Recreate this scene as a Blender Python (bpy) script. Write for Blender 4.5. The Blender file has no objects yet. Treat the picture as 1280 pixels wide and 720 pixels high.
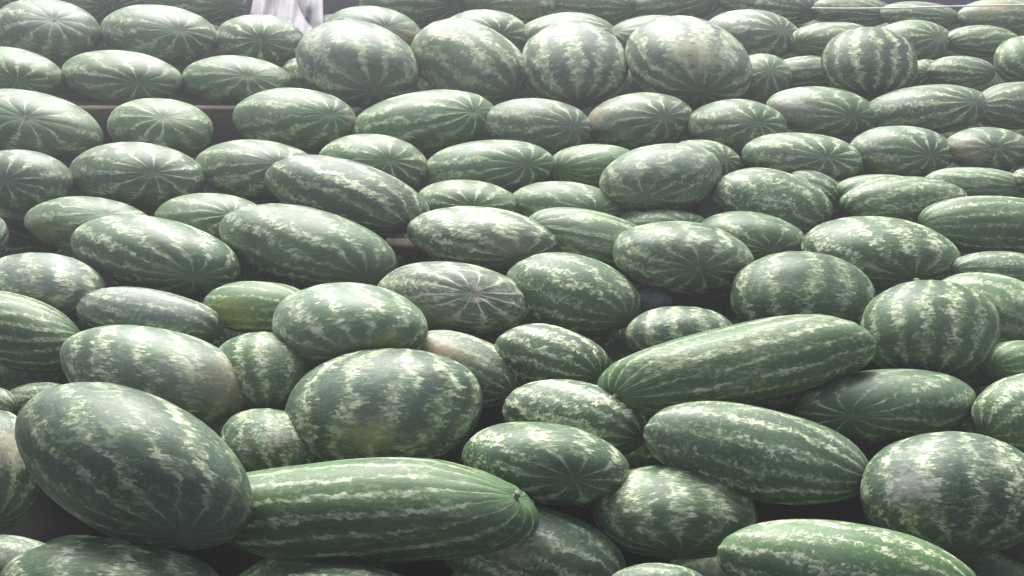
import bpy, math, random
import numpy as np
from mathutils import Vector, Matrix, noise as mnoise

# ---------------------------------------------------------------- camera
scene = bpy.context.scene
col = scene.collection
PITCH = math.radians(18.0)
CAM = np.array([0.0, 0.0, 1.45])
cam_data = bpy.data.cameras.new('camera')
cam_data.sensor_width = 36.0
cam_data.lens = 36.0
cam_data.clip_start = 0.02
cam_data.clip_end = 400
cam = bpy.data.objects.new('camera', cam_data)
cam.location = CAM
cam.rotation_euler = (math.pi/2 - PITCH, 0, 0)
col.objects.link(cam)
scene.camera = cam
RIGHT = np.array([1.0, 0, 0])
UP = np.array([0, math.sin(PITCH), math.cos(PITCH)])
FWD = np.array([0, math.cos(PITCH), -math.sin(PITCH)])

# ---------------------------------------------------------------- sky and sun (soft overcast)
SUN_EL, SUN_AZ = math.radians(64), math.radians(-14)     # azimuth from +Y, towards -X
world = bpy.data.worlds.new('World')
scene.world = world
world.use_nodes = True
wt = world.node_tree
wt.nodes.clear()
wo = wt.nodes.new('ShaderNodeOutputWorld')
bg = wt.nodes.new('ShaderNodeBackground')
sky = wt.nodes.new('ShaderNodeTexSky')
sky.sky_type = 'NISHITA'
sky.sun_disc = False
sky.sun_elevation = SUN_EL
sky.sun_rotation = SUN_AZ
sky.dust_density = 4.0
sky.air_density = 1.0
hs = wt.nodes.new('ShaderNodeHueSaturation')
hs.inputs['Saturation'].default_value = 0.75
wt.links.new(sky.outputs[0], hs.inputs['Color'])
wt.links.new(hs.outputs[0], bg.inputs[0])
bg.inputs[1].default_value = 0.05
wt.links.new(bg.outputs[0], wo.inputs[0])
sun_d = bpy.data.lights.new('sun', 'SUN')
sun_d.energy = 3.2
sun_d.angle = math.radians(48)
sun_d.color = (1.0, 0.97, 0.93)
sun = bpy.data.objects.new('sun', sun_d)
sdir = Vector((math.sin(SUN_AZ)*math.cos(SUN_EL), math.cos(SUN_AZ)*math.cos(SUN_EL), math.sin(SUN_EL)))
sun.rotation_euler = sdir.to_track_quat('Z', 'Y').to_euler()
sun.location = (-2, 6, 8)
col.objects.link(sun)
scene.view_settings.view_transform = 'Standard'
scene.view_settings.look = 'None'
scene.view_settings.gamma = 1.0
scene.view_settings.use_curve_mapping = False
scene.view_settings.exposure = 1.74
scene.render.engine = 'CYCLES'
scene.cycles.max_bounces = 6
scene.cycles.volume_bounces = 0
GLARE_DENSITY = 0.047  # density of the volume added in place of lens glare

# ---------------------------------------------------------------- helpers
F = 1280.0
def ray(px, py):
    """unit-depth ray through a point of the picture, world axes"""
    return RIGHT*((px-640)/F) + UP*(-(py-360)/F) + FWD
def pile_depth(py):
    return 1.0/(0.303 + 0.000506*py)
def at(px, py, z):
    return CAM + ray(px, py)*z
# the pile is a slope: plane through these three points
_P0, _P1, _P2 = at(0, 720, pile_depth(720)), at(1280, 720, pile_depth(720)), at(640, 0, pile_depth(0))
NRM = np.cross(_P1-_P0, _P2-_P0); NRM /= np.linalg.norm(NRM)
if NRM[2] < 0: NRM = -NRM
SLOPE = np.cross(NRM, RIGHT); SLOPE /= np.linalg.norm(SLOPE)
if SLOPE[1] < 0: SLOPE = -SLOPE

def tag(o, label=None, cat=None, group=None, kind=None):
    if label: o['label'] = label
    if cat: o['category'] = cat
    if group: o['group'] = group
    if kind: o['kind'] = kind
    return o
def link_mesh(name, verts, faces, mat, parent=None, smooth=True):
    me = bpy.data.meshes.new(name)
    me.from_pydata([tuple(v) for v in verts], [], faces)
    if smooth:
        me.polygons.foreach_set('use_smooth', [True]*len(me.polygons))
    me.update()
    o = bpy.data.objects.new(name, me)
    if mat: me.materials.append(mat)
    col.objects.link(o)
    if parent: o.parent = parent
    return o

class NT:
    """tiny node builder"""
    def __init__(self, name):
        self.mat = bpy.data.materials.new(name)
        self.mat.use_nodes = True
        self.t = self.mat.node_tree
        self.bsdf = self.t.nodes['Principled BSDF']
    def n(self, typ, **kw):
        nd = self.t.nodes.new(typ)
        for k, v in kw.items(): setattr(nd, k, v)
        return nd
    def put(self, sock, v):
        if isinstance(v, bpy.types.NodeSocket): self.t.links.new(v, sock)
        else: sock.default_value = v
    def m(self, op, a, b=0.0, c=0.0, clamp=False):
        nd = self.n('ShaderNodeMath', operation=op, use_clamp=clamp)
        self.put(nd.inputs[0], a); self.put(nd.inputs[1], b); self.put(nd.inputs[2], c)
        return nd.outputs[0]
    def vm(self, op, a, b=(0, 0, 0)):
        nd = self.n('ShaderNodeVectorMath', operation=op)
        self.put(nd.inputs[0], a); self.put(nd.inputs[1], b)
        return nd.outputs[0]
    def step(self, x, lo, hi, to0=0.0, to1=1.0):
        nd = self.n('ShaderNodeMapRange', interpolation_type='SMOOTHSTEP')
        self.put(nd.inputs[0], x); self.put(nd.inputs[1], lo); self.put(nd.inputs[2], hi)
        self.put(nd.inputs[3], to0); self.put(nd.inputs[4], to1)
        return nd.outputs[0]
    def noise(self, vec, scale, detail=2.0, rough=0.5):
        nd = self.n('ShaderNodeTexNoise')
        self.put(nd.inputs['Vector'], vec); self.put(nd.inputs['Scale'], scale)
        self.put(nd.inputs['Detail'], detail); self.put(nd.inputs['Roughness'], rough)
        return nd.outputs[0]
    def mix(self, f, a, b):
        nd = self.n('ShaderNodeMix', data_type='RGBA')
        self.put(nd.inputs[0], f)
        self.put(nd.inputs[6], a if isinstance(a, bpy.types.NodeSocket) else (*a, 1))
        self.put(nd.inputs[7], b if isinstance(b, bpy.types.NodeSocket) else (*b, 1))
        return nd.outputs[2]
    def attr(self, name, obj=True):
        return self.n('ShaderNodeAttribute', attribute_name=name, attribute_type='OBJECT' if obj else 'GEOMETRY')
    def out(self, **kw):
        for k, v in kw.items():
            self.put(self.bsdf.inputs[k.replace('_', ' ')], v)
        return self.mat
    def bump(self, h, strength, dist):
        nd = self.n('ShaderNodeBump')
        self.put(nd.inputs['Height'], h); nd.inputs['Strength'].default_value = strength
        nd.inputs['Distance'].default_value = dist
        self.t.links.new(nd.outputs[0], self.bsdf.inputs['Normal'])

# ---------------------------------------------------------------- materials
def rind_material():
    b = NT('watermelon_rind')
    sph = b.attr('sph', False).outputs['Vector']
    spot = b.attr('spot', False).outputs['Fac']
    sep = b.n('ShaderNodeSeparateXYZ'); b.put(sep.inputs[0], sph)
    x, y, z = sep.outputs
    N = b.attr('stripes').outputs['Fac']
    seed = b.attr('seed').outputs['Fac']
    band = b.attr('band').outputs['Fac']
    jag = b.attr('jag').outputs['Fac']
    wander = b.attr('wander').outputs['Fac']
    star = b.attr('star').outputs['Fac']
    mott = b.attr('mottle').outputs['Fac']
    tint = b.attr('tint').outputs['Fac']
    bloom = b.attr('bloom').outputs['Fac']
    pale = b.attr('pale').outputs['Fac']
    spot_col = b.attr('spot_tint').outputs['Color']
    off = b.n('ShaderNodeCombineXYZ')
    b.put(off.inputs[0], b.m('MULTIPLY', seed, 3.7)); b.put(off.inputs[1], b.m('MULTIPLY', seed, -5.3)); b.put(off.inputs[2], b.m('MULTIPLY', seed, 9.1))
    P = b.vm('ADD', sph, off.outputs[0])
    Pj = b.vm('ADD', b.vm('MULTIPLY', sph, (4.4, 4.4, 9.5)), off.outputs[0])
    Pt = b.vm('ADD', b.vm('MULTIPLY', sph, (10.0, 10.0, 27.0)), off.outputs[0])
    Pl = b.vm('ADD', b.vm('MULTIPLY', sph, (10.0, 10.0, 3.0)), off.outputs[0])
    theta = b.m('ARCTAN2', y, x)
    rr = b.m('SQRT', b.m('ADD', b.m('MULTIPLY', x, x), b.m('MULTIPLY', y, y)))
    p = b.step(rr, 0.12, 0.80)
    p2 = b.step(rr, 0.05, 0.5)
    nA = b.noise(P, 1.7, 2.0)
    nB = b.noise(Pj, 1.0, 3.0, 0.62)
    nF = b.noise(Pt, 1.0, 2.0, 0.6)
    warp = b.m('ADD', b.m('MULTIPLY', b.m('SUBTRACT', nA, 0.5), wander),
               b.m('MULTIPLY', b.m('ADD', b.m('SUBTRACT', nB, 0.5), b.m('MULTIPLY', b.m('SUBTRACT', nF, 0.5), 0.85)), jag))
    t = b.m('ADD', b.m('DIVIDE', b.m('MULTIPLY', N, theta), 2*math.pi), b.m('MULTIPLY', warp, p))
    t = b.m('ADD', t, seed)
    f = b.m('FRACT', b.m('ADD', t, 40.0))
    d = b.m('MULTIPLY', b.m('ABSOLUTE', b.m('SUBTRACT', f, 0.5)), 2.0)
    wn = b.noise(P, 3.1, 2.0)
    # every band has its own width and strength
    cell = b.m('FLOORED_MODULO', b.m('FLOOR', b.m('ADD', t, 40.0)), N)
    wh = b.n('ShaderNodeTexWhiteNoise', noise_dimensions='2D')
    cv = b.n('ShaderNodeCombineXYZ'); b.put(cv.inputs[0], cell); b.put(cv.inputs[1], seed); b.put(wh.inputs['Vector'], cv.outputs[0])
    own = wh.outputs['Value']
    vary = b.m('ADD', b.m('MULTIPLY', b.m('SUBTRACT', wn, 0.5), 0.8), b.m('MULTIPLY', b.m('SUBTRACT', own, 0.5), 0.20))
    w = b.m('MULTIPLY', b.m('ADD', band, vary), b.step(rr, 0.10, 0.88, 0.13, 1.0))
    soft = 0.07
    light = b.step(d, b.m('ADD', w, soft), b.m('SUBTRACT', w, soft))
    nC = b.noise(Pt, 0.8, 4.0, 0.7)
    nC2 = b.noise(P, 9.0, 4.0, 0.66)
    hole = b.m('MULTIPLY', b.step(b.m('ADD', b.m('MULTIPLY', nC, 0.55), b.m('MULTIPLY', nC2, 0.45)), 0.45, 0.56), 1.0)
    keep = b.m('SUBTRACT', 1.0, b.m('MULTIPLY', b.m('MULTIPLY', b.m('SUBTRACT', 1.0, hole), mott), p))
    light = b.m('MULTIPLY', b.m('MULTIPLY', light, keep), b.step(own, 0.0, 1.0, b.m('SUBTRACT', 1.0, b.m('MULTIPLY', p, 0.28)), 1.0))
    # faint veins and flecks inside the dark bands
    nV = b.noise(Pl, 1.3, 4.0, 0.7)
    vein = b.m('MULTIPLY', b.step(b.m('ABSOLUTE', b.m('SUBTRACT', nV, 0.5)), 0.035, 0.0), 0.30)
    nD = b.noise(P, 2.6, 3.0)
    dark = b.mix(tint, (0.006, 0.028, 0.013), (0.024, 0.082, 0.012))
    dark = b.mix(b.step(nD, 0.35, 0.70), dark, b.mix(tint, (0.012, 0.054, 0.024), (0.042, 0.126, 0.022)))
    halo = b.step(d, b.m('ADD', w, 0.55), w)
    dark = b.mix(b.m('MULTIPLY', b.m('MULTIPLY', halo, p2), 0.35), dark, (0.075, 0.135, 0.055))
    dark = b.mix(vein, dark, (0.16, 0.22, 0.11))
    # pale flecks scattered between the bands
    nK = b.noise(b.vm('ADD', b.vm('MULTIPLY', sph, (9.0, 9.0, 17.0)), off.outputs[0]), 1.15, 4.0, 0.68)
    fleck = b.m('MULTIPLY', b.m('MULTIPLY', b.step(b.m('ADD', nK, b.m('MULTIPLY', b.m('SUBTRACT', nA, 0.5), 0.35)), 0.545, 0.66), p2), b.m('MULTIPLY', mott, 0.62))
    dark = b.mix(fleck, dark, (0.26, 0.33, 0.17))
    nE = b.noise(P, 9.0, 4.0, 0.65)
    lightc = b.mix(b.step(nE, 0.40, 0.66), (0.31, 0.38, 0.19), (0.69, 0.71, 0.53))
    c = b.mix(b.m('MULTIPLY', light, b.step(rr, 0.75, 0.30, b.m('ADD', 0.50, b.m('MULTIPLY', pale, 0.50)), b.m('ADD', 0.35, b.m('MULTIPLY', star, 0.65)))), dark, lightc)
    # natural wax film and dust
    nW = b.noise(P, 1.4, 4.0, 0.6)
    film = b.m('MULTIPLY', b.step(nW, 0.30, 0.72, 0.30, 1.0), b.m('MULTIPLY', bloom, 0.95))
    c = b.mix(film, c, (0.35, 0.39, 0.385))
    # belly patch or scuff where the fruit lay on soil
    sp = b.step(b.m('ADD', spot, b.m('ADD', b.m('MULTIPLY', b.m('SUBTRACT', nC2, 0.5), 1.5), b.m('MULTIPLY', b.m('SUBTRACT', nC, 0.5), 1.6))), 0.42, 0.85)
    c = b.mix(b.m('MULTIPLY', b.m('MULTIPLY', sp, b.step(spot, 0.0, 0.25)), 0.58), c, b.mix(nE, spot_col, b.mix(0.45, spot_col, (0.12, 0.11, 0.06))))
    # dry scuffs and dusty drag marks, more on some fruit than on others
    scuff = b.attr('scuff').outputs['Fac']
    Ps = b.vm('ADD', b.vm('MULTIPLY', sph, (2.2, 7.0, 16.0)), off.outputs[0])
    nS = b.noise(Ps, 1.6, 5.0, 0.72)
    nS2 = b.noise(P, 2.3, 3.0, 0.6)
    sc = b.m('MULTIPLY', b.m('MULTIPLY', b.step(nS, 0.50, 0.66), b.step(nS2, b.m('SUBTRACT', 0.64, b.m('MULTIPLY', scuff, 0.22)), b.m('SUBTRACT', 0.76, b.m('MULTIPLY', scuff, 0.22)))), b.m('ADD', 0.25, b.m('MULTIPLY', scuff, 0.40)))
    c = b.mix(sc, c, b.mix(nE, (0.30, 0.26, 0.19), (0.46, 0.43, 0.37)))
    # fine dirt flecks
    nG = b.noise(P, 34.0, 2.0, 0.6)
    c = b.mix(b.m('MULTIPLY', b.step(nG, 0.66, 0.74), 0.45), c, (0.11, 0.085, 0.06))
    # corky button at the end
    c = b.mix(b.step(rr, 0.050, 0.024), c, (0.15, 0.11, 0.06))
    rough = b.m('ADD', 0.42, b.m('MULTIPLY', nW, 0.22))
    h = b.m('ADD', b.m('MULTIPLY', light, 0.3), b.m('ADD', b.m('MULTIPLY', nE, 0.5), b.m('MULTIPLY', nG, 0.25)))
    b.bump(h, 0.22, 0.003)
    return b.out(Base_Color=c, Roughness=rough, Specular_IOR_Level=0.5, Coat_Weight=0.0)
RIND = rind_material()

def simple(name, c1, c2, scale, rough=0.8, stretch=(1, 1, 1), bump=0.3, dist=0.004):
    b = NT(name)
    tc = b.n('ShaderNodeTexCoord').outputs['Object']
    v = b.vm('MULTIPLY', tc, stretch)
    n1 = b.noise(v, scale, 5.0, 0.6)
    n2 = b.noise(v, scale*6, 3.0, 0.6)
    f = b.m('ADD', b.m('MULTIPLY', n1, 0.7), b.m('MULTIPLY', n2, 0.3))
    c = b.mix(b.step(f, 0.3, 0.7), c1, c2)
    b.bump(f, bump, dist)
    return b.out(Base_Color=c, Roughness=rough)
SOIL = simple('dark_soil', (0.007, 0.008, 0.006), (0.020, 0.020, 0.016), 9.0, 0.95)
WOOD = simple('weathered_wood', (0.045, 0.034, 0.030), (0.10, 0.076, 0.066), 7.0, 0.85, (1, 14, 14))
CLOTH = simple('white_cotton', (0.34, 0.32, 0.36), (0.46, 0.44, 0.48), 60.0, 0.9, bump=0.15)
_t = CLOTH.node_tree                                   # thin cotton lets light through
_tr = _t.nodes.new('ShaderNodeBsdfTranslucent'); _tr.inputs['Color'].default_value = (0.55, 0.52, 0.58, 1)
_mx = _t.nodes.new('ShaderNodeMixShader'); _mx.inputs[0].default_value = 0.30
_ou = [q for q in _t.nodes if q.type == 'OUTPUT_MATERIAL'][0]
_t.links.new(_t.nodes['Principled BSDF'].outputs[0], _mx.inputs[1]); _t.links.new(_tr.outputs[0], _mx.inputs[2])
_t.links.new(_mx.outputs[0], _ou.inputs['Surface'])
TARP = simple('lilac_tarpaulin', (0.20, 0.18, 0.25), (0.30, 0.27, 0.36), 3.0, 0.6)
STRING = simple('pale_string', (0.76, 0.60, 0.60), (0.88, 0.78, 0.76), 90.0, 0.7)
STEM = simple('dry_stem', (0.13, 0.12, 0.08), (0.27, 0.25, 0.19), 40.0, 0.85, (1, 1, 1), 0.5, 0.002)
PLASTIC = simple('grey_plastic', (0.16, 0.17, 0.20), (0.34, 0.36, 0.42), 14.0, 0.3)

# ---------------------------------------------------------------- the fruit, read from the photograph
# key: (cx, cy, half length, half height, tilt, end x, end y, style, {options}, label)
YEL, BRN, PNK, GRY = (0.30, 0.30, 0.06), (0.27, 0.19, 0.09), (0.34, 0.26, 0.19), (0.30, 0.29, 0.26)
M = []
def m(key, cx, cy, a, b, tilt, px, py, style, label, **o):
    M.append(dict(key=key, cx=cx, cy=cy, a=a, b=b, tilt=tilt, px=px, py=py, style=style, label=label, **o))
BACK = 'partly hidden watermelons along the very back of the pile'
# very back
m('Z0', 20, -6, 46, 19, 0, 40, 5, 'thin', None, group=BACK)
m('Z1', 120, -2, 58, 27, 4, 140, 8, 'thin', None, group=BACK, spot=(100, 10, 0.5, PNK))
m('Z2', 250, 0, 57, 29, 4, 285, 8, 'band', 'watermelon at the back beside the folds of white cloth, wooden board far below')
m('Z3', 520, 0, 68, 33, -6, 570, 5, 'thin', 'green watermelon at the back beside the lilac sheet, above the chalky banded melons')
m('Z4', 640, 4, 63, 26, 4, 600, 8, 'band', 'back row watermelon with brownish scuffed belly above the chalky banded melons', spot=(655, 12, 0.55, BRN))
m('Z5', 740, 4, 62, 26, 4, 792, 10, 'thin', None, group=BACK)
m('Z6', 845, 2, 60, 28, -8, 895, -5, 'thin', None, group=BACK)
m('Z7', 963, 6, 62, 25, 6, 1015, 15, 'band', 'back row watermelon with a tan sunburnt top, just short of the pale string', spot=(925, -6, 0.6, BRN))
m('Z8', 1066, 14, 50, 20, 4, 1110, 18, 'thin', None, group=BACK)
m('Z9', 1150, 20, 50, 18, 4, 1195, 22, 'thin', None, group=BACK)
m('Z10', 1258, 22, 60, 25, 0, 1310, 22, 'band', 'back row watermelon with orange tan patch behind the pale string', spot=(1240, 8, 0.7, BRN))
# row A
m('A1', 56, 41, 70, 42, 5, 67, 25, 'star', 'broad watermelon with glossy pale top stacked above the low pale star melon, far from cloth')
m('A2', 200, 44, 75, 38, 7, 224, 38, 'star', 'watermelon with thin star rays between the cloth-side melon and the broad glossy one')
m('A3', 326, 52, 57, 34, 6, 325, 50, 'star', 'watermelon with pale star end right below the white cloth')
m('A4', 466, 42, 62, 34, 8, 482, 34, 'star', 'watermelon peeking out behind the first chalky big melon near the lilac sheet', spot=(510, 45, 0.5, BRN))
m('A5', 447, 80, 78, 52, 12, 466, 112, 'chalk', 'big chalky round watermelon beside the white cloth, with broken white bands', N=9, dz=-0.10)
m('A6', 384, 96, 34, 25, 0, 420, 100, 'band', 'small sliver of watermelon tucked under the big chalky melon by the cloth', dz=0.10)
m('A7', 588, 79, 74, 50, 20, 640, 116, 'chalk', 'big chalky watermelon with slanting white bands, between two other chalky ones', N=10, dz=-0.08)
m('A8', 608, 42, 54, 30, 6, 624, 43, 'star', 'watermelon with star end half hidden behind the slant-banded chalky melon')
m('A9', 718, 82, 67, 53, 4, 724, 128, 'chalk', 'big round watermelon with upright bright white bands, in the chalky row', N=11, dz=-0.08)
m('A10', 714, 47, 60, 31, 2, 765, 36, 'star', 'watermelon peeking over the upright-banded chalky melon')
m('A11', 861, 78, 80, 55, 14, 877, 113, 'chalk', 'largest chalky watermelon with cream patches and low star end', N=11, dz=-0.10, spot=(870, 70, 0.55, (0.55, 0.52, 0.34)))
m('A12', 822, 50, 62, 31, 0, 770, 40, 'thin', 'grey striped watermelon half hidden behind the cream-patched chalky melon')
m('A13', 940, 44, 59, 32, 4, 977, 38, 'star', 'watermelon with a bright white star end below the tip of the pale string')
m('A14', 1042, 52, 54, 25, 0, 1000, 55, 'thin', 'shaded watermelon with lengthwise stripes directly behind the small upright-banded ball melon')
m('A15', 1087, 79, 61, 44, 2, 1090, 121, 'ball', 'small ball-shaped watermelon with upright toothed pale bands, below the pale string', N=15, dz=-0.10)
m('A16', 1143, 51, 46, 26, 2, 1172, 46, 'star', 'light green watermelon with star end beside the small ball melon, under the string')
m('A17', 1228, 52, 48, 20, 2, 1186, 55, 'thin', 'slim watermelon with lengthwise stripes behind the yellow-green round one')
m('A18', 1280, 76, 38, 31, 0, 1290, 100, 'band', 'yellow-green round watermelon with one pale blotch, at the back under the string', tint=1.0)
m('A19', 1202, 90, 42, 20, 2, 1240, 92, 'band', 'watermelon with one long pale stripe, in front of the slim striped one')
m('A20', 1158, 92, 26, 18, 0, 1165, 90, 'thin', 'small dark watermelon squeezed behind the small ball melon', dz=0.06)
m('A21', 952, 96, 38, 29, 0, 962, 88, 'star', 'watermelon tucked behind the cream-patched chalky melon, touching a lengthwise-striped one', dz=0.06)
m('A22', 1006, 92, 48, 22, -2, 960, 96, 'thin', 'lengthwise-striped watermelon half hidden by the small ball melon', dz=0.07)
# row B, on the board
m('B1', 20, 92, 63, 31, 12, 22, 101, 'star', 'watermelon with clear star end on the board row, below the broad glossy one')
m('B2', 153, 97, 77, 34, 6, 172, 103, 'star', 'low wide watermelon with brownish belly resting over the wooden board', spot=(150, 128, 0.5, BRN))
m('B3', 296, 101, 68, 31, 4, 308, 95, 'star', 'low watermelon resting over the end of the wooden board, beneath the cloth-side melon')
# row C
m('C1', 40, 158, 92, 43, 12, 32, 147, 'star', 'large bright green watermelon with star end beside the wooden board')
m('C2', 200, 160, 67, 37, 4, 203, 148, 'star', 'small olive watermelon with star end just in front of the wooden board', tint=0.8)
m('C3', 368, 149, 76, 39, 3, 412, 143, 'star', 'watermelon with tan side past the end of the wooden board', spot=(440, 150, 0.45, PNK))
m('C4', 531, 152, 86, 38, -7, 590, 140, 'star', 'dark watermelon with white star end below two chalky melons')
m('C5', 672, 157, 66, 34, 5, 716, 157, 'star', 'glossy green watermelon with star end below the upright-banded chalky melon')
m('C6', 799, 151, 66, 35, -5, 829, 146, 'star', 'watermelon with bold star end and pinkish worn far side', spot=(745, 145, 0.6, PNK))
m('C7', 922, 158, 62, 34, 2, 947, 153, 'star', 'watermelon with weak star end below the cream-patched chalky melon')
m('C8', 1026, 139, 69, 31, 5, 1064, 144, 'star', 'watermelon with a large brownish grey scuffed patch', spot=(990, 135, 0.75, GRY))
m('C9', 1160, 137, 76, 31, -3, 1216, 128, 'star', 'long light green watermelon with star end at its tip, below the small ball melon')
m('C10', 1272, 132, 56, 30, -4, 1225, 130, 'thin', 'lengthwise-striped watermelon touching the star tip of the long light green one')
# row D
m('D1', 30, 226, 66, 39, 8, 8, 225, 'star', 'green watermelon with star end below the large bright green one')
m('D2', 170, 220, 85, 42, 4, 191, 216, 'star', 'wide watermelon with a sharp star end, below the small olive one')
m('D3', 322, 213, 79, 38, 4, 349, 205, 'star', 'watermelon with grey glossy top and star end beside the wide star melon')
m('D4', 466, 205, 69, 37, 6, 486, 201, 'star', 'olive watermelon with star end behind the long diagonal-banded one', tint=0.7)
m('D5', 612, 209, 79, 34, -3, 657, 205, 'star', 'watermelon with white star end, below the glossy green star melon')
m('D6', 745, 208, 60, 28, 0, 700, 212, 'thin', 'green flecked watermelon tucked behind the frosted melon', tint=0.8)
m('D7', 880, 200, 45, 25, 8, 905, 198, 'star', 'watermelon whose end just shows behind the frosted melon')
m('D8', 1003, 197, 76, 31, 5, 1033, 196, 'star', 'boldly striped watermelon with star end under the brownish scuffed one')
m('D9', 1127, 190, 64, 33, 2, 1162, 193, 'star', 'watermelon with dark star end between a boldly striped and a pinkish one')
m('D10', 1235, 186, 56, 27, 2, 1244, 185, 'star', 'pinkish brown worn watermelon with star end', spot=(1215, 190, 0.8, PNK))
m('D11', 1306, 188, 34, 26, 0, 1310, 190, 'thin', None, group=BACK)
# row E
m('E1', 434, 244, 103, 43, 15, 508, 283, 'oval', 'long watermelon with diagonal pale bands, sloping down, above a frosted neighbour', dz=-0.08)
m('E2', 586, 256, 67, 31, 5, 591, 258, 'star', 'pale frosted watermelon wedged at the lower tip of the long diagonal one')
m('E3', 708, 257, 69, 30, 5, 742, 264, 'star', 'shallow watermelon with white frosted top wedged in front of the green flecked one')
m('E4', 826, 222, 76, 42, -7, 807, 246, 'mottle', 'frosted speckled watermelon perched high with star end low', dz=-0.10, bloom=0.34)
m('E5', 966, 253, 76, 40, 12, 1030, 288, 'mottle', 'mottled watermelon with curdled pale bands beside the frosted perched one', bloom=0.2)
m('E6', 1015, 240, 40, 26, 10, 1048, 255, 'thin', 'narrow striped watermelon showing behind the curdled-band one')
m('E7', 1100, 240, 58, 22, 0, 1050, 245, 'pale', 'yellowish green watermelon mostly hidden behind a blotchy one', tint=1.0)
m('E8', 1130, 251, 80, 30, -2, 1060, 268, 'mottle', 'blotchy watermelon with white patches below the pinkish row')
m('E9', 1218, 229, 62, 20, 2, 1275, 232, 'pale', 'pale flat watermelon lying behind the lengthwise-banded one')
m('E9b', 1290, 226, 30, 17, 0, 1300, 226, 'thin', None, group=BACK)
m('E10', 1240, 281, 92, 37, 2, 1152, 284, 'long', 'watermelon with level lengthwise bands, below the pale flat one')
# row F
m('F1', 110, 281, 80, 34, 5, 132, 268, 'star', 'watermelon with grey top and lime side, behind the egg-shaped frosted one', spot=(55, 285, 0.5, YEL))
m('F2', 265, 275, 72, 33, 4, 290, 268, 'star', 'watermelon wedged between two frosted diagonal-banded melons')
m('F3', 196, 319, 106, 46, 11, 240, 344, 'oval', 'egg-shaped frosted watermelon with cream bands and low dark end', bloom=0.26)
m('F4', 385, 308, 110, 47, 13, 455, 345, 'oval', 'long frosted watermelon with slanting cream bands beside the egg-shaped one', bloom=0.24)
m('F5', 606, 299, 95, 39, 6, 648, 322, 'mottle', 'light green mottled watermelon with dusty streaked end', spot=(640, 310, 0.4, PNK))
m('F6', 738, 296, 82, 33, 12, 665, 282, 'pale', 'pale minty watermelon with faint stripes beside the dusty-ended one')
m('F7', 853, 321, 88, 44, 5, 873, 336, 'mottle', 'chunky watermelon with bright white blotches on top and dark end', bloom=0.2)
m('F8', 938, 298, 69, 33, 6, 962, 312, 'star', 'smooth blue-green watermelon tucked behind the white-blotched one', band=0.22)
m('F8b', 830, 281, 52, 19, 0, 860, 280, 'mottle', 'sliver of watermelon between the frosted perched and the white-blotched melons')
m('F9', 1102, 319, 98, 47, 5, 1142, 348, 'oval', 'smooth oval watermelon with small pale flecks, behind the upright-striped ball')
m('F10', 1252, 339, 62, 25, 4, 1195, 338, 'mottle', 'brownish mottled watermelon lying in shade under the level-banded one', spot=(1230, 345, 0.4, BRN))
m('F11', -8, 296, 19, 26, 0, -8, 310, 'band', None, group=BACK)
# row G
m('G1', 55, 360, 78, 42, 5, 60, 396, 'band', 'pale frosted watermelon behind the dark finely ribbed one', bloom=0.3)
m('G2', 188, 396, 92, 34, 8, 270, 418, 'oval', 'small grey frosted oval watermelon above the brown-ended one', bloom=0.34)
m('G3', 328, 386, 74, 34, 5, 390, 390, 'long', 'watermelon with yellow ground spot on its belly', spot=(290, 392, 0.75, YEL), tint=0.7)
m('G4', 438, 408, 97, 53, 3, 456, 442, 'band', 'round frosted watermelon with olive lower side, above the big dusky banded one', dz=-0.12, bloom=0.26, spot=(480, 430, 0.4, YEL))
m('G5', 565, 375, 96, 47, 7, 590, 367, 'star', 'dusty grey-brown watermelon with thin star rays', N=12, bloom=0.14, scuff=1.6, tint=0.0, spot=(535, 395, 0.8, (0.17, 0.15, 0.10)))
m('G6', 716, 368, 86, 49, 12, 782, 398, 'oval', 'dark green watermelon with scattered pale flecks beside the dusty star melon')
m('G7', 850, 417, 69, 34, 0, 850, 448, 'band', 'watermelon peeking over the long scarred one', bloom=0.2)
m('G8', 1003, 372, 91, 57, 2, 1000, 425, 'ball', 'round dusky watermelon with a pink-brown scratch', N=12, band=0.30, pale=0.3)
m('G9', 1163, 413, 89, 62, 0, 1160, 472, 'ball', 'ball watermelon with many even upright toothed stripes', N=15, stem='top', pale=0.5)
m('G10', 1242, 389, 82, 46, 12, 1330, 420, 'pale', 'smooth light watermelon with faint bands behind the upright-striped ball', bloom=0.2)
m('G11', 1278, 456, 52, 30, 4, 1240, 460, 'long', 'green watermelon with sharp pale stripes below the smooth light one')
# row H
m('H1', 18, 414, 94, 45, 18, 102, 420, 'rib', 'dark finely ribbed elongated watermelon beside the brown-ended banded one')
m('H2', 195, 471, 121, 60, 13, 205, 533, 'band', 'large grey-blue banded watermelon with a brown rough end', N=13, bloom=0.30, spot=(298, 490, 0.85, BRN))
m('H3', 332, 466, 68, 50, 5, 335, 512, 'band', 'watermelon in the gap between the brown-ended and the big dusky banded ones', pale=0.5)
m('H4', 480, 514, 123, 77, -5, 452, 590, 'band', 'big dusky blue-green watermelon with upright cream bands and tan streak', N=12, band=0.34, bloom=0.16, pale=0.6, tint=-0.2, spot=(462, 545, 0.42, (0.36, 0.30, 0.14)))
m('H5', 575, 462, 80, 45, 14, 640, 490, 'star', 'brownish watermelon half hidden behind the big dusky banded one', dz=0.03, scuff=1.2, spot=(550, 440, 0.6, BRN))
m('H6', 690, 447, 72, 39, 11, 747, 470, 'oval', 'shaded watermelon below the dusty star melon and the flecked dark one', bloom=0.10)
m('H7', 918, 458, 171, 51, -11, 768, 496, 'long', 'very long watermelon with sunlit pale top and small pink scar', N=16, dz=-0.115, scuff=0.75, spot=(908, 434, 0.10, PNK), stem='end')
m('H8', 722, 523, 92, 46, 9, 800, 548, 'oval', 'watermelon with broad speckled bands touching the tip of the very long one', band=0.5)
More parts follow.
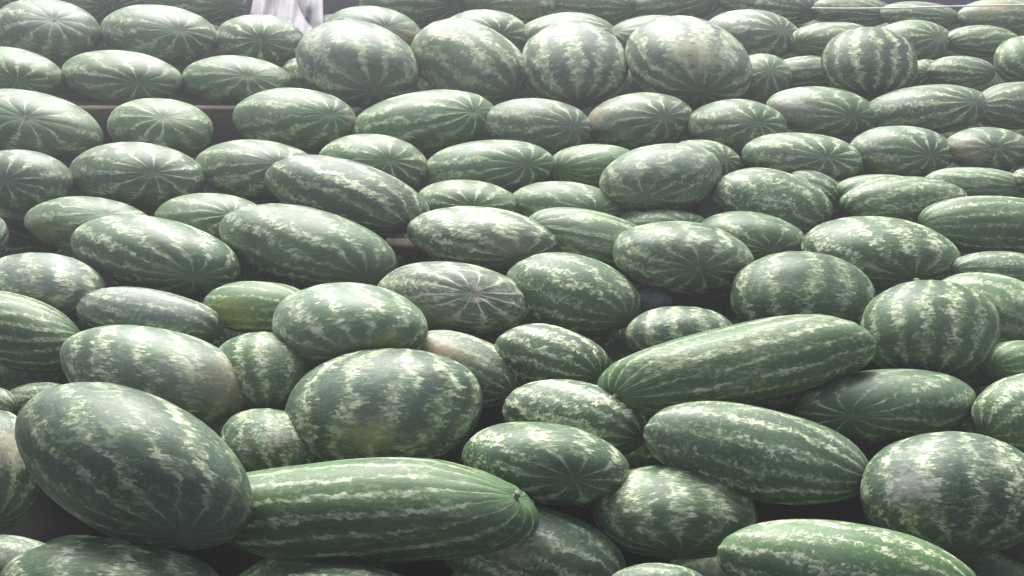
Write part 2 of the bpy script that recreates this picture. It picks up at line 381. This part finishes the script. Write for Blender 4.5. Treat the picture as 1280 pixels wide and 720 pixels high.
m('H9', 1108, 507, 111, 46, -3, 1065, 519, 'star', 'oval watermelon with fine star lines on its end, below the upright-striped ball', band=0.3)
m('H10', 1292, 521, 77, 55, 0, 1235, 545, 'oval', 'watermelon with curving bright bands beside the oval star-ended one')
m('H11', 335, 558, 62, 46, 6, 335, 600, 'mottle', 'dim scuffed watermelon in the hollow behind the long stemmed one', dz=0.04, spot=(345, 545, 0.4, GRY))
# front
m('I1', -8, 588, 60, 74, 0, -8, 650, 'band', 'pale pinkish worn watermelon pressed against the huge dark one', dz=0.08, spot=(10, 560, 0.5, (0.40, 0.33, 0.22)))
m('I2', 168, 582, 156, 90, 24, 225, 664, 'band', 'huge dark watermelon with broken cream bands', N=13, band=0.28, dz=-0.22, bloom=0.18, pale=0.5, tint=-0.2)
m('I3', 458, 640, 206, 65, 0, 646, 622, 'long', 'long pale green watermelon with a stem stub and fine lengthwise stripes', N=17, dz=-0.05, stem='end', tint=0.85)
m('I4', 682, 579, 103, 50, 7, 716, 598, 'oval', 'watermelon with crisp white patches and dim star end by the stem stub', dz=-0.04, N=10, band=0.42)
m('I5', 843, 640, 103, 57, 3, 850, 690, 'band', 'sunken watermelon with yellowish pale bands between two brighter ones', dz=0.06, tint=0.6, band=0.42)
m('I6', 948, 567, 142, 57, 12, 1082, 598, 'oval', 'long oval watermelon with wavy broken pale bands, below the very long one', N=12, dz=-0.05)
m('I7', 1192, 619, 117, 78, 4, 1200, 690, 'band', 'large dusky watermelon covered in a pale scuffed smear', N=13, band=0.34, pale=0.55, tint=-0.2, scuff=0.7, spot=(1140, 610, 0.42, (0.34, 0.33, 0.33)))
m('I8', 1062, 716, 162, 62, 9, 1215, 745, 'oval', 'light olive watermelon with short blurred pale dashes', dz=-0.06, tint=1.0, N=12, band=0.42)
m('I9', 665, 693, 120, 61, 13, 775, 735, 'oval', 'grey watermelon with worn brownish bands, below the stem stub', spot=(640, 690, 0.35, PNK), bloom=0.26, dz=0.07)
m('I10', 140, 737, 142, 62, 3, 150, 790, 'band', 'banded watermelon lying under the huge dark one', bloom=0.14)
m('I11', 430, 738, 92, 30, 0, 500, 740, 'band', 'edge of a watermelon underneath the long stemmed one')
m('I12', 18, 708, 72, 38, 8, 80, 720, 'mottle', 'dusty grey brown watermelon below the pale pinkish worn one', dz=0.04, spot=(10, 700, 0.5, GRY))
m('I13', 822, 734, 62, 30, 0, 870, 738, 'mottle', 'dim watermelon in the dark gap below the sunken yellowish-banded one')
m('I14', -4, 508, 28, 24, 20, 20, 515, 'thin', 'small grey bit of watermelon in the dark hollow under the finely ribbed one')
m('I15', 48, 502, 46, 24, -6, 90, 498, 'mottle', 'dark watermelon deep in the hollow behind the huge dark one', dz=0.08)
BACK_LABEL = 'partly covered plain striped watermelon in the shaded back of the pile'

STY = {  # stripes, band width, jag, mottle, pale, tint, bloom, wander, star
    'star':   (11, 0.38, 0.80, 0.72, 0.40, 0.45, 0.20, 1.5, 1.0),
    'thin':   (13, 0.32, 0.60, 0.60, 0.35, 0.40, 0.13, 1.5, 0.8),
    'band':   (12, 0.38, 0.95, 0.80, 0.85, 0.25, 0.16, 1.1, 0.1),
    'oval':   (12, 0.37, 0.95, 0.84, 0.85, 0.22, 0.15, 1.3, 0.3),
    'chalk':  (10, 0.52, 0.90, 0.50, 1.00, 0.20, 0.30, 1.3, 0.3),
    'ball':   (15, 0.32, 0.95, 0.66, 0.75, 0.28, 0.08, 0.7, 0.4),
    'mottle': (11, 0.44, 1.15, 0.90, 0.75, 0.30, 0.17, 2.0, 0.4),
    'pale':   (12, 0.46, 0.70, 0.60, 0.30, 0.85, 0.24, 1.5, 0.4),
    'long':   (15, 0.25, 0.60, 0.80, 0.50, 0.50, 0.09, 0.7, 0.5),
    'rib':    (19, 0.34, 0.45, 0.60, 0.45, 0.40, 0.08, 0.9, 0.5),
    'deep':   (11, 0.24, 0.90, 0.70, 0.20, 0.10, 0.02, 1.6, 0.3),  # buried fruit: rind coloured darker to put gap shade into it
}

# ---------------------------------------------------------------- settle the pile
def frame_of(d):
    """unit-depth axes of a fruit: along its length, across it, along the line of sight"""
    t = math.radians(d['tilt'])
    ua = (RIGHT*math.cos(t) - UP*math.sin(t))*d['a']/F
    ub = (RIGHT*math.sin(t) + UP*math.cos(t))*d['b']/F
    r = ray(d['cx'], d['cy'])
    dx, dy = d['px']-d['cx'], -(d['py']-d['cy'])
    pu = (dx*math.cos(t) - dy*math.sin(t))/d['a']
    pv = (dx*math.sin(t) + dy*math.cos(t))/d['b']
    L = math.hypot(pu, pv)
    if L > 0.985: pu, pv = pu/L*0.985, pv/L*0.985
    pw = math.sqrt(max(0.0, 1-pu*pu-pv*pv))
    d['pole'] = np.array([pu, pv, -pw])
    e = abs(pu)
    c = ((1-e)*0.5*(d['a']+d['b']) + e*d['b']*1.02)/F
    uc = r*c
    return np.array([ua, ub, uc]).T, r
n = len(M)
AX = np.zeros((n, 3, 3)); RAY = np.zeros((n, 3)); Z0 = np.zeros(n)
for i, d in enumerate(M):
    AX[i], RAY[i] = frame_of(d)
    Z0[i] = pile_depth(d['cy']) + d.get('dz', 0.0)
Zd = Z0.copy()
AXI = np.linalg.inv(AX)
iu, ju = np.triu_indices(n, 1)
pxd = np.hypot(np.array([M[i]['cx']-M[j]['cx'] for i, j in zip(iu, ju)]), np.array([M[i]['cy']-M[j]['cy'] for i, j in zip(iu, ju)]))
near = pxd < 330
iu, ju = iu[near], ju[near]
def penetration(Z):
    C = RAY*Z[:, None]
    D = C[ju]-C[iu]
    L = np.linalg.norm(D, axis=1)
    U = D/L[:, None]
    ri = Z[iu]/np.linalg.norm(np.einsum('nij,nj->ni', AXI[iu], U), axis=1)
    rj = Z[ju]/np.linalg.norm(np.einsum('nij,nj->ni', AXI[ju], U), axis=1)
    return ri+rj-L, U
for it in range(400):
    pen, U = penetration(Zd)
    along = np.abs(U @ FWD)
    push = np.where((pen > 0.012) & (along > 0.15), (pen-0.012)*0.22, 0.0)
    sgn = np.where(Zd[iu] < Zd[ju], -1.0, 1.0)
    mv = np.zeros(n)
    np.add.at(mv, iu, sgn*push); np.add.at(mv, ju, -sgn*push)
    Zd += np.clip(mv, -0.02, 0.02) + 0.02*(Z0-Zd)
    Zd = np.clip(Zd, Z0-0.25, Z0+0.28)
print('worst overlaps', sorted([(round(float(q), 3), M[i]['key'], M[j]['key']) for q, i, j in zip(pen, iu, ju) if q > 0.05], reverse=True)[:12])

# ---------------------------------------------------------------- build fruit
rng = random.Random(7)
def sphere_dirs(nu, nv):
    vs = [(0, 0, 1)]
    for j in range(1, nv):
        # rings denser near the ends so that the stars stay sharp
        ph = math.pi*j/nv
        for i in range(nu):
            th = 2*math.pi*i/nu
            vs.append((math.sin(ph)*math.cos(th), math.sin(ph)*math.sin(th), math.cos(ph)))
    vs.append((0, 0, -1))
    fs = [(0, 1+i, 1+(i+1) % nu) for i in range(nu)]
    for j in range(nv-2):
        o0, o1 = 1+j*nu, 1+(j+1)*nu
        for i in range(nu):
            k = (i+1) % nu
            fs.append((o0+i, o1+i, o1+k, o0+k))
    last = len(vs)-1; o0 = 1+(nv-2)*nu
    fs += [(o0+i, last, o0+(i+1) % nu) for i in range(nu)]
    return np.array(vs, float), fs
SPH = {k: sphere_dirs(*k) for k in ((64, 44), (48, 32), (32, 20))}
def basis_from_pole(p):
    p = p/np.linalg.norm(p)
    h = np.array([0, 1.0, 0]) if abs(p[1]) < 0.9 else np.array([1.0, 0, 0])
    x = np.cross(h, p); x /= np.linalg.norm(x)
    return np.array([x, np.cross(p, x), p]).T

def build_melon(name, C, A, pole, sty, opt, res, r):
    S, faces = SPH[res]
    B = basis_from_pole(pole)
    s = S
    # the ellipsoid is egg-shaped a little along its stem axis, lumpy, and dimpled at both ends
    taper = r.uniform(-0.035, 0.035)
    off = Vector((r.uniform(0, 90), r.uniform(0, 90), r.uniform(0, 90)))
    lump = np.array([mnoise.noise(Vector(v)*1.3+off)*0.030 + mnoise.noise(Vector(v)*2.6+off)*0.008 for v in s])
    ph = np.arctan2(s[:, 1], s[:, 0]); rr = np.hypot(s[:, 0], s[:, 1])
    rad = 1.0 + lump + 0.004*np.cos(ph*sty[0])*np.clip(rr*(1-rr)*4, 0, 1) - 0.030*np.exp(-(rr/0.10)**2)
    pw = 2.7 if sty[0] >= 15 and sty[7] < 0.8 and 'N' in opt and opt['N'] >= 16 else r.uniform(2.08, 2.32)
    blunt = np.where(rr > 1e-6, (1-np.abs(s[:, 2])**pw).clip(0)**(1/pw)/np.maximum(rr, 1e-6), 1.0)
    blunt = np.minimum(blunt, 1.18)
    q = s.copy(); q[:, 0] *= blunt; q[:, 1] *= blunt; q[:, 0] *= 1+taper*s[:, 2]; q[:, 1] *= 1+taper*s[:, 2]
    V = ((q*rad[:, None]) @ B.T) @ A.T
    me = bpy.data.meshes.new(name)
    flip = np.linalg.det(A) < 0
    me.from_pydata(V.tolist(), [], [f[::-1] for f in faces] if flip else faces)
    me.polygons.foreach_set('use_smooth', [True]*len(me.polygons))
    at_ = me.attributes.new('sph', 'FLOAT_VECTOR', 'POINT'); at_.data.foreach_set('vector', s.astype(np.float32).ravel())
    sp = np.zeros(len(s))
    tintc = (0.2, 0.18, 0.08)
    if 'spot_dir' in opt:
        dv = opt['spot_dir'] @ B            # to the fruit's own axes
        ang = np.arccos(np.clip(s @ dv, -1, 1))
        sp = np.clip(1.15 - ang/opt['spot_r'], 0, 1)
        tintc = opt['spot_tint']
    a2 = me.attributes.new('spot', 'FLOAT', 'POINT'); a2.data.foreach_set('value', sp.astype(np.float32))
    me.materials.append(RIND)
    me.update()
    o = bpy.data.objects.new(name, me)
    o.location = C
    col.objects.link(o)
    o['stripes'] = float(opt.get('N', sty[0]))
    o['seed'] = r.uniform(0, 10)
    o['band'] = opt.get('band', sty[1])*r.uniform(0.92, 1.08)
    o['jag'] = sty[2]
    o['mottle'] = min(1.0, sty[3]*r.uniform(0.8, 1.15))
    o['wander'] = sty[7]
    o['star'] = sty[8]
    o['pale'] = min(1.0, opt.get('pale', sty[4])*r.uniform(0.65, 1.2))
    o['tint'] = min(1.0, max(0.0, opt.get('tint', sty[5]) + r.uniform(-0.30, 0.35)))
    o['bloom'] = opt.get('bloom', sty[6])*r.uniform(0.85, 1.15)
    o['spot_tint'] = tintc
    o['scuff'] = opt.get('scuff', max(0.0, r.uniform(-0.2, 0.8)))
    return o

def add_stem(parent, p, nrm, length, radius):
    """curved corky stub with a flared foot"""
    nrm = nrm/np.linalg.norm(nrm)
    side = np.cross(nrm, [0.3, 0.5, 0.8]); side /= np.linalg.norm(side)
    bi = np.cross(nrm, side)
    vs, fs, K, R = [], [], 12, 7
    for j in range(R):
        t = j/(R-1)
        c = p + nrm*(length*t - 0.002) + side*length*0.35*t*t
        rd = radius*(1.7-1.9*t if t < 0.35 else 1.03 + 0.28*max(0, t-0.6))
        for k in range(K):
            a = 2*math.pi*k/K
            w = rd*(1+0.13*math.cos(5*a))
            vs.append(c + side*math.cos(a)*w + bi*math.sin(a)*w)
        if j:
            fs += [((j-1)*K+k, (j-1)*K+(k+1) % K, j*K+(k+1) % K, j*K+k) for k in range(K)]
    vs.append(p + nrm*(length*0.96) + side*length*0.33)
    fs += [((R-1)*K+k, (R-1)*K+(k+1) % K, len(vs)-1) for k in range(K)]
    return link_mesh('stem', vs, fs, STEM, parent)

def add_scar(parent, p, nrm):
    """small corky button left by the flower, set in the dimple of the end"""
    nrm = nrm/np.linalg.norm(nrm)
    side = np.cross(nrm, [0.3, 0.5, 0.8]); side /= np.linalg.norm(side)
    bi = np.cross(nrm, side)
    base = p - nrm*0.0058
    vs, fs, K = [], [], 12
    for j, (rd, h) in enumerate(((0.0062, 0.0), (0.0056, 0.0024), (0.0036, 0.0032), (0.0022, 0.0016))):
        for k in range(K):
            a = 2*math.pi*k/K
            w = rd*(1+0.12*math.cos(3*a+1))
            vs.append(base + nrm*h + side*math.cos(a)*w + bi*math.sin(a)*w)
        if j: fs += [((j-1)*K+k, (j-1)*K+(k+1) % K, j*K+(k+1) % K, j*K+k) for k in range(K)]
    fs.append(tuple(3*K+k for k in range(K)))
    return link_mesh('blossom_scar', vs, fs, STEM, parent)
for i, d in enumerate(M):
    sty = STY[d['style']]
    A = AX[i]*Zd[i]
    C = CAM + RAY[i]*Zd[i]
    d['C'], d['A'] = C, A
    opt = {k: d[k] for k in ('N', 'band', 'tint', 'bloom', 'scuff', 'pale') if k in d}
    if 'spot' in d:
        sx, sy, sr, sc = d['spot']
        t = math.radians(d['tilt'])
        dx, dy = sx-d['cx'], -(sy-d['cy'])
        u = (dx*math.cos(t)-dy*math.sin(t))/d['a']; v = (dx*math.sin(t)+dy*math.cos(t))/d['b']
        L = math.hypot(u, v)
        if L > 0.97: u, v = u/L*0.97, v/L*0.97
        opt['spot_dir'] = np.array([u, v, -math.sqrt(max(0, 1-u*u-v*v))]); opt['spot_r'] = sr*1.25; opt['spot_tint'] = sc
    res = (64, 44) if d['a'] > 85 else ((48, 32) if d['a'] > 40 else (32, 20))
    pl = d['pole']; Lp = math.hypot(pl[0], pl[1])
    scar = not d.get('stem') and Lp < 0.86 and d['a'] > 44
    if scar or d.get('stem'):
        root = bpy.data.objects.new('watermelon', None); root.empty_display_size = 0.05
        root.location = C; col.objects.link(root)
        rind = build_melon('rind', C*0, A, pl, sty, opt, res, random.Random(1000+i*13))
        rind.parent = root
        o = root
        if scar: add_scar(root, A @ (pl/np.linalg.norm(pl)), np.linalg.inv(A).T @ pl)
    else:
        o = build_melon('watermelon', C, A, pl, sty, opt, res, random.Random(1000+i*13))
    tag(o, d['label'] or BACK_LABEL, 'watermelon', d.get('group', 'watermelons heaped in the pile'))
    d['obj'] = o
    if d.get('stem'):
        if d['stem'] == 'end': pu = d['pole']/np.linalg.norm(d['pole'])
        else: pu = np.array([-0.18, 0.975, -0.12]); pu /= np.linalg.norm(pu)
        pos = A @ pu
        nr = np.linalg.inv(A).T @ pu
        add_stem(o, pos*0.972, nr, 0.012 if d['stem'] == 'end' else 0.010, 0.0044)

# lower layer of the heap, seen only through the gaps
under = []
Cs = np.array([d['C'] for d in M]); Ainv = np.array([np.linalg.inv(d['A']) for d in M])
P_mid = at(640, 360, pile_depth(360))
row = 0
s = -1.15
while s < 1.75:
    half = 0.85 + 0.42*(s+1.15)
    x = -half - 0.18*(row % 2)
    while x < half+0.2:
        a, b_, c_ = rng.uniform(0.165, 0.20), rng.uniform(0.12, 0.14), rng.uniform(0.12, 0.15)
        yaw = rng.uniform(-0.5, 0.5)
        ax = (RIGHT*math.cos(yaw)+SLOPE*math.sin(yaw)); ay = (-RIGHT*math.sin(yaw)+SLOPE*math.cos(yaw))
        A = np.array([ax*a, ay*c_, NRM*b_]).T
        Ai = np.linalg.inv(A)
        base = P_mid + RIGHT*(x+rng.uniform(-.03, .03)) + SLOPE*(s+rng.uniform(-.02, .02))
        depth = 0.20 + (0.12 if s < -0.45 else 0.0)
        while depth < 0.66:
            C = base - NRM*depth
            D = Cs - C
            L = np.linalg.norm(D, axis=1); U = D/L[:, None]
            r1 = 1/np.linalg.norm(np.einsum('nij,nj->ni', Ainv, U), axis=1)
            r2 = 1/np.linalg.norm(U @ Ai.T, axis=1)
            if (r1+r2-L).max() < -0.015: break
            depth += 0.01
        q = C - CAM
        zc = q @ FWD; sx = 640 + F*(q @ RIGHT)/zc; sy = 360 - F*(q @ UP)/zc
        hollow = any(math.hypot(sx-gx, sy-gy) < 75 for gx, gy in ((1000, 540), (870, 690), (60, 660), (640, 520), (1010, 640)))
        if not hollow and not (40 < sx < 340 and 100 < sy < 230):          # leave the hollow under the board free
            under.append((C, A))
        x += 0.385
    s += 0.30; row += 1
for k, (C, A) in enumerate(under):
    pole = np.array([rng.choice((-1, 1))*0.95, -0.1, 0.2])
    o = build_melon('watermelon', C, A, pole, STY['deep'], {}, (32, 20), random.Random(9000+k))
    tag(o, 'striped watermelon with rind darkened for gap shade, buried beneath the top layer of the heap', 'watermelon', 'buried watermelons of the lower layer')
low = min(float((C - P_mid) @ NRM) - 0.14 for C, A in under)
print('melons', len(M), 'buried', len(under), 'base', low)

# ---------------------------------------------------------------- ground under the heap: flat in front, a bank behind
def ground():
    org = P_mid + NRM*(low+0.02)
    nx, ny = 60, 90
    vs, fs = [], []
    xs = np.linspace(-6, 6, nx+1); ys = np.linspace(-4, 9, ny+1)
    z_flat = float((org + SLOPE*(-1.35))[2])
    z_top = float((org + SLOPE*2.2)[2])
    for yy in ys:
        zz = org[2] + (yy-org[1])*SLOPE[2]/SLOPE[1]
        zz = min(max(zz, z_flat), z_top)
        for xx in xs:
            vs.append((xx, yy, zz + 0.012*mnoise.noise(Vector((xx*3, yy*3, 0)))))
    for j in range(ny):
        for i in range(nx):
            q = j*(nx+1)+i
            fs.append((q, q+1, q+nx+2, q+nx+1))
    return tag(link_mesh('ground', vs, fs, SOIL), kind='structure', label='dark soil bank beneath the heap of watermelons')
ground()

# ---------------------------------------------------------------- wooden boards
def board(p0, p1, depth, thick, label):
    p0, p1 = np.array(p0), np.array(p1)
    Lx = (p1-p0); ln = np.linalg.norm(Lx); ex = Lx/ln
    ey = np.array([0, 1.0, 0]); ez = np.cross(ex, ey)
    vs, fs = [], []
    K = 24
    prof = [(0, 0.004), (0.004, 0), (depth-0.004, 0), (depth, 0.004), (depth, thick-0.004), (depth-0.004, thick), (0.004, thick), (0, thick-0.004)]
    for j in range(K+1):
        t = j/K
        for k, (u, v) in enumerate(prof):
            wv = 0.0016*mnoise.noise(Vector((t*9, k*3.0, 1.0)))
            vs.append(p0 + ex*ln*t + ey*(u+wv) + ez*(v - thick + wv))
    n_ = len(prof)
    for j in range(K):
        for k in range(n_):
            fs.append((j*n_+k, j*n_+(k+1) % n_, (j+1)*n_+(k+1) % n_, (j+1)*n_+k))
    fs.append(tuple(range(n_-1, -1, -1))); fs.append(tuple(K*n_+k for k in range(n_)))
    c = vs[0]*0 + (p0+p1)/2
    o = link_mesh('wooden_board', [v-c for v in vs], fs, WOOD, smooth=False)
    o.location = c
    return tag(o, label, 'board')
zb = 2.70
board(at(40, 134, zb), at(318, 134, zb), 0.035, 0.034, 'weathered brown wooden board running under the upper rows')
board(at(478, 309, 2.30), at(528, 309, 2.30), 0.08, 0.02, 'short grey-brown board end in the gap below the long diagonal watermelon')

# ---------------------------------------------------------------- string
def tube(name, pts, rad, mat, sides=8):
    vs, fs = [], []
    pts = [np.array(p) for p in pts]
    for j, p in enumerate(pts):
        t = pts[min(j+1, len(pts)-1)] - pts[max(j-1, 0)]; t /= np.linalg.norm(t)
        u = np.cross(t, [0, 0, 1]); u /= np.linalg.norm(u); v = np.cross(t, u)
        for k in range(sides):
            a = 2*math.pi*k/sides + j*0.5
            vs.append(p + (u*math.cos(a)+v*math.sin(a))*rad)
        if j: fs += [((j-1)*sides+k, (j-1)*sides+(k+1) % sides, j*sides+(k+1) % sides, j*sides+k) for k in range(sides)]
    return link_mesh(name, vs, fs, mat)
sp = []
for k in range(49):
    t = k/48
    sp.append(at(1014 + 395*t, 10.2 + 0.6*math.sin(t*9) - 8.5*t*t, 2.78 - 0.05*t))
tag(tube('string', sp, 0.0022, STRING), 'thin pale pink string stretched across the back of the heap', 'string')

# ---------------------------------------------------------------- cloth bundle, sheet, plastic
def cloth():
    nu, nv = 80, 44
    vs, fs = [], []
    for j in range(nv+1):
        v = j/nv
        for i in range(nu+1):
            u = i/nu
            px = 312 + 92*u + 8*math.sin(v*3+1)*(1-u)
            py = -60 + 112*v + 8*math.sin(u*4.0)
            w = u*9.0 + 1.6*math.sin(v*2.6+u) - 1.8*v
            fold = 0.085*abs(math.sin(w))**0.7 + 0.012*math.sin(u*31+v*5) + 0.03*mnoise.noise(Vector((u*4, v*4, 3)))
            vs.append(at(px, py, 3.62 - 0.42*v - fold))
    W = nu+1
    for j in range(nv):
        for i in range(nu):
            fs.append((j*W+i, (j+1)*W+i, (j+1)*W+i+1, j*W+i+1))
    o = link_mesh('cloth', vs, fs, CLOTH)
    md = o.modifiers.new('thickness', 'SOLIDIFY'); md.thickness = 0.003
    return tag(o, 'crumpled white cloth hanging in folds at the back of the heap', 'cloth')
cloth()
def sheet():
    nu, nv = 90, 24
    vs, fs = [], []
    for j in range(nv+1):
        for i in range(nu+1):
            x = -3.0 + 6.0*i/nu
            zz = 0.7 + 1.0*j/nv
            y = 3.86 + 0.03*math.sin(x*7+0.6*math.sin(zz*5)) + 0.015*math.sin(x*19) + 0.03*mnoise.noise(Vector((x*2, zz*3, 0)))
            vs.append((x, y, zz))
    W = nu+1
    for j in range(nv):
        for i in range(nu):
            fs.append((j*W+i, j*W+i+1, (j+1)*W+i+1, (j+1)*W+i))
    o = link_mesh('tarpaulin', vs, fs, TARP)
    md = o.modifiers.new('thickness', 'SOLIDIFY'); md.thickness = 0.004
    return tag(o, 'lilac grey tarpaulin sheet hung behind the heap', 'tarpaulin')
sheet()
def bag():
    S, faces = SPH[(32, 20)]
    c = at(815, 374, 2.13)
    vs = []
    for v in S:
        r = 1 + 0.30*mnoise.noise(Vector(v)*2.3) + 0.22*(1-abs(mnoise.noise(Vector(v)*4.1+Vector((5, 2, 1))))*2)
        w = np.array(v)*r
        vs.append(RIGHT*w[0]*0.035 + UP*w[1]*0.020 + FWD*w[2]*0.03)
    o = link_mesh('plastic_bag', vs, faces, PLASTIC)
    o.location = c
    return tag(o, 'crumpled blue-grey plastic scrap in the gap beside the white-blotched watermelon', 'plastic bag')
bag()

# ---------------------------------------------------------------- added thin volume standing in for the veiling glare
if GLARE_DENSITY > 0:
    x0, x1, y0, y1, z0, z1 = -7, 7, -5, 10, -2.5, 2.9
    vs = [(x, y, z) for x in (x0, x1) for y in (y0, y1) for z in (z0, z1)]
    fs = [(0, 1, 3, 2), (4, 6, 7, 5), (0, 4, 5, 1), (2, 3, 7, 6), (0, 2, 6, 4), (1, 5, 7, 3)]
    hm = bpy.data.materials.new('glare_veil'); hm.use_nodes = True
    ht = hm.node_tree; ht.nodes.clear()
    ho = ht.nodes.new('ShaderNodeOutputMaterial'); pv = ht.nodes.new('ShaderNodeVolumePrincipled')
    pv.inputs['Color'].default_value = (0.96, 0.96, 1.0, 1)
    pv.inputs['Density'].default_value = GLARE_DENSITY
    pv.inputs['Anisotropy'].default_value = 0.70
    ht.links.new(pv.outputs[0], ho.inputs['Volume'])
    tag(link_mesh('glare_veil', vs, fs, hm, smooth=False), kind='stuff', label='thin pale volume added to stand in for glare over the heap')
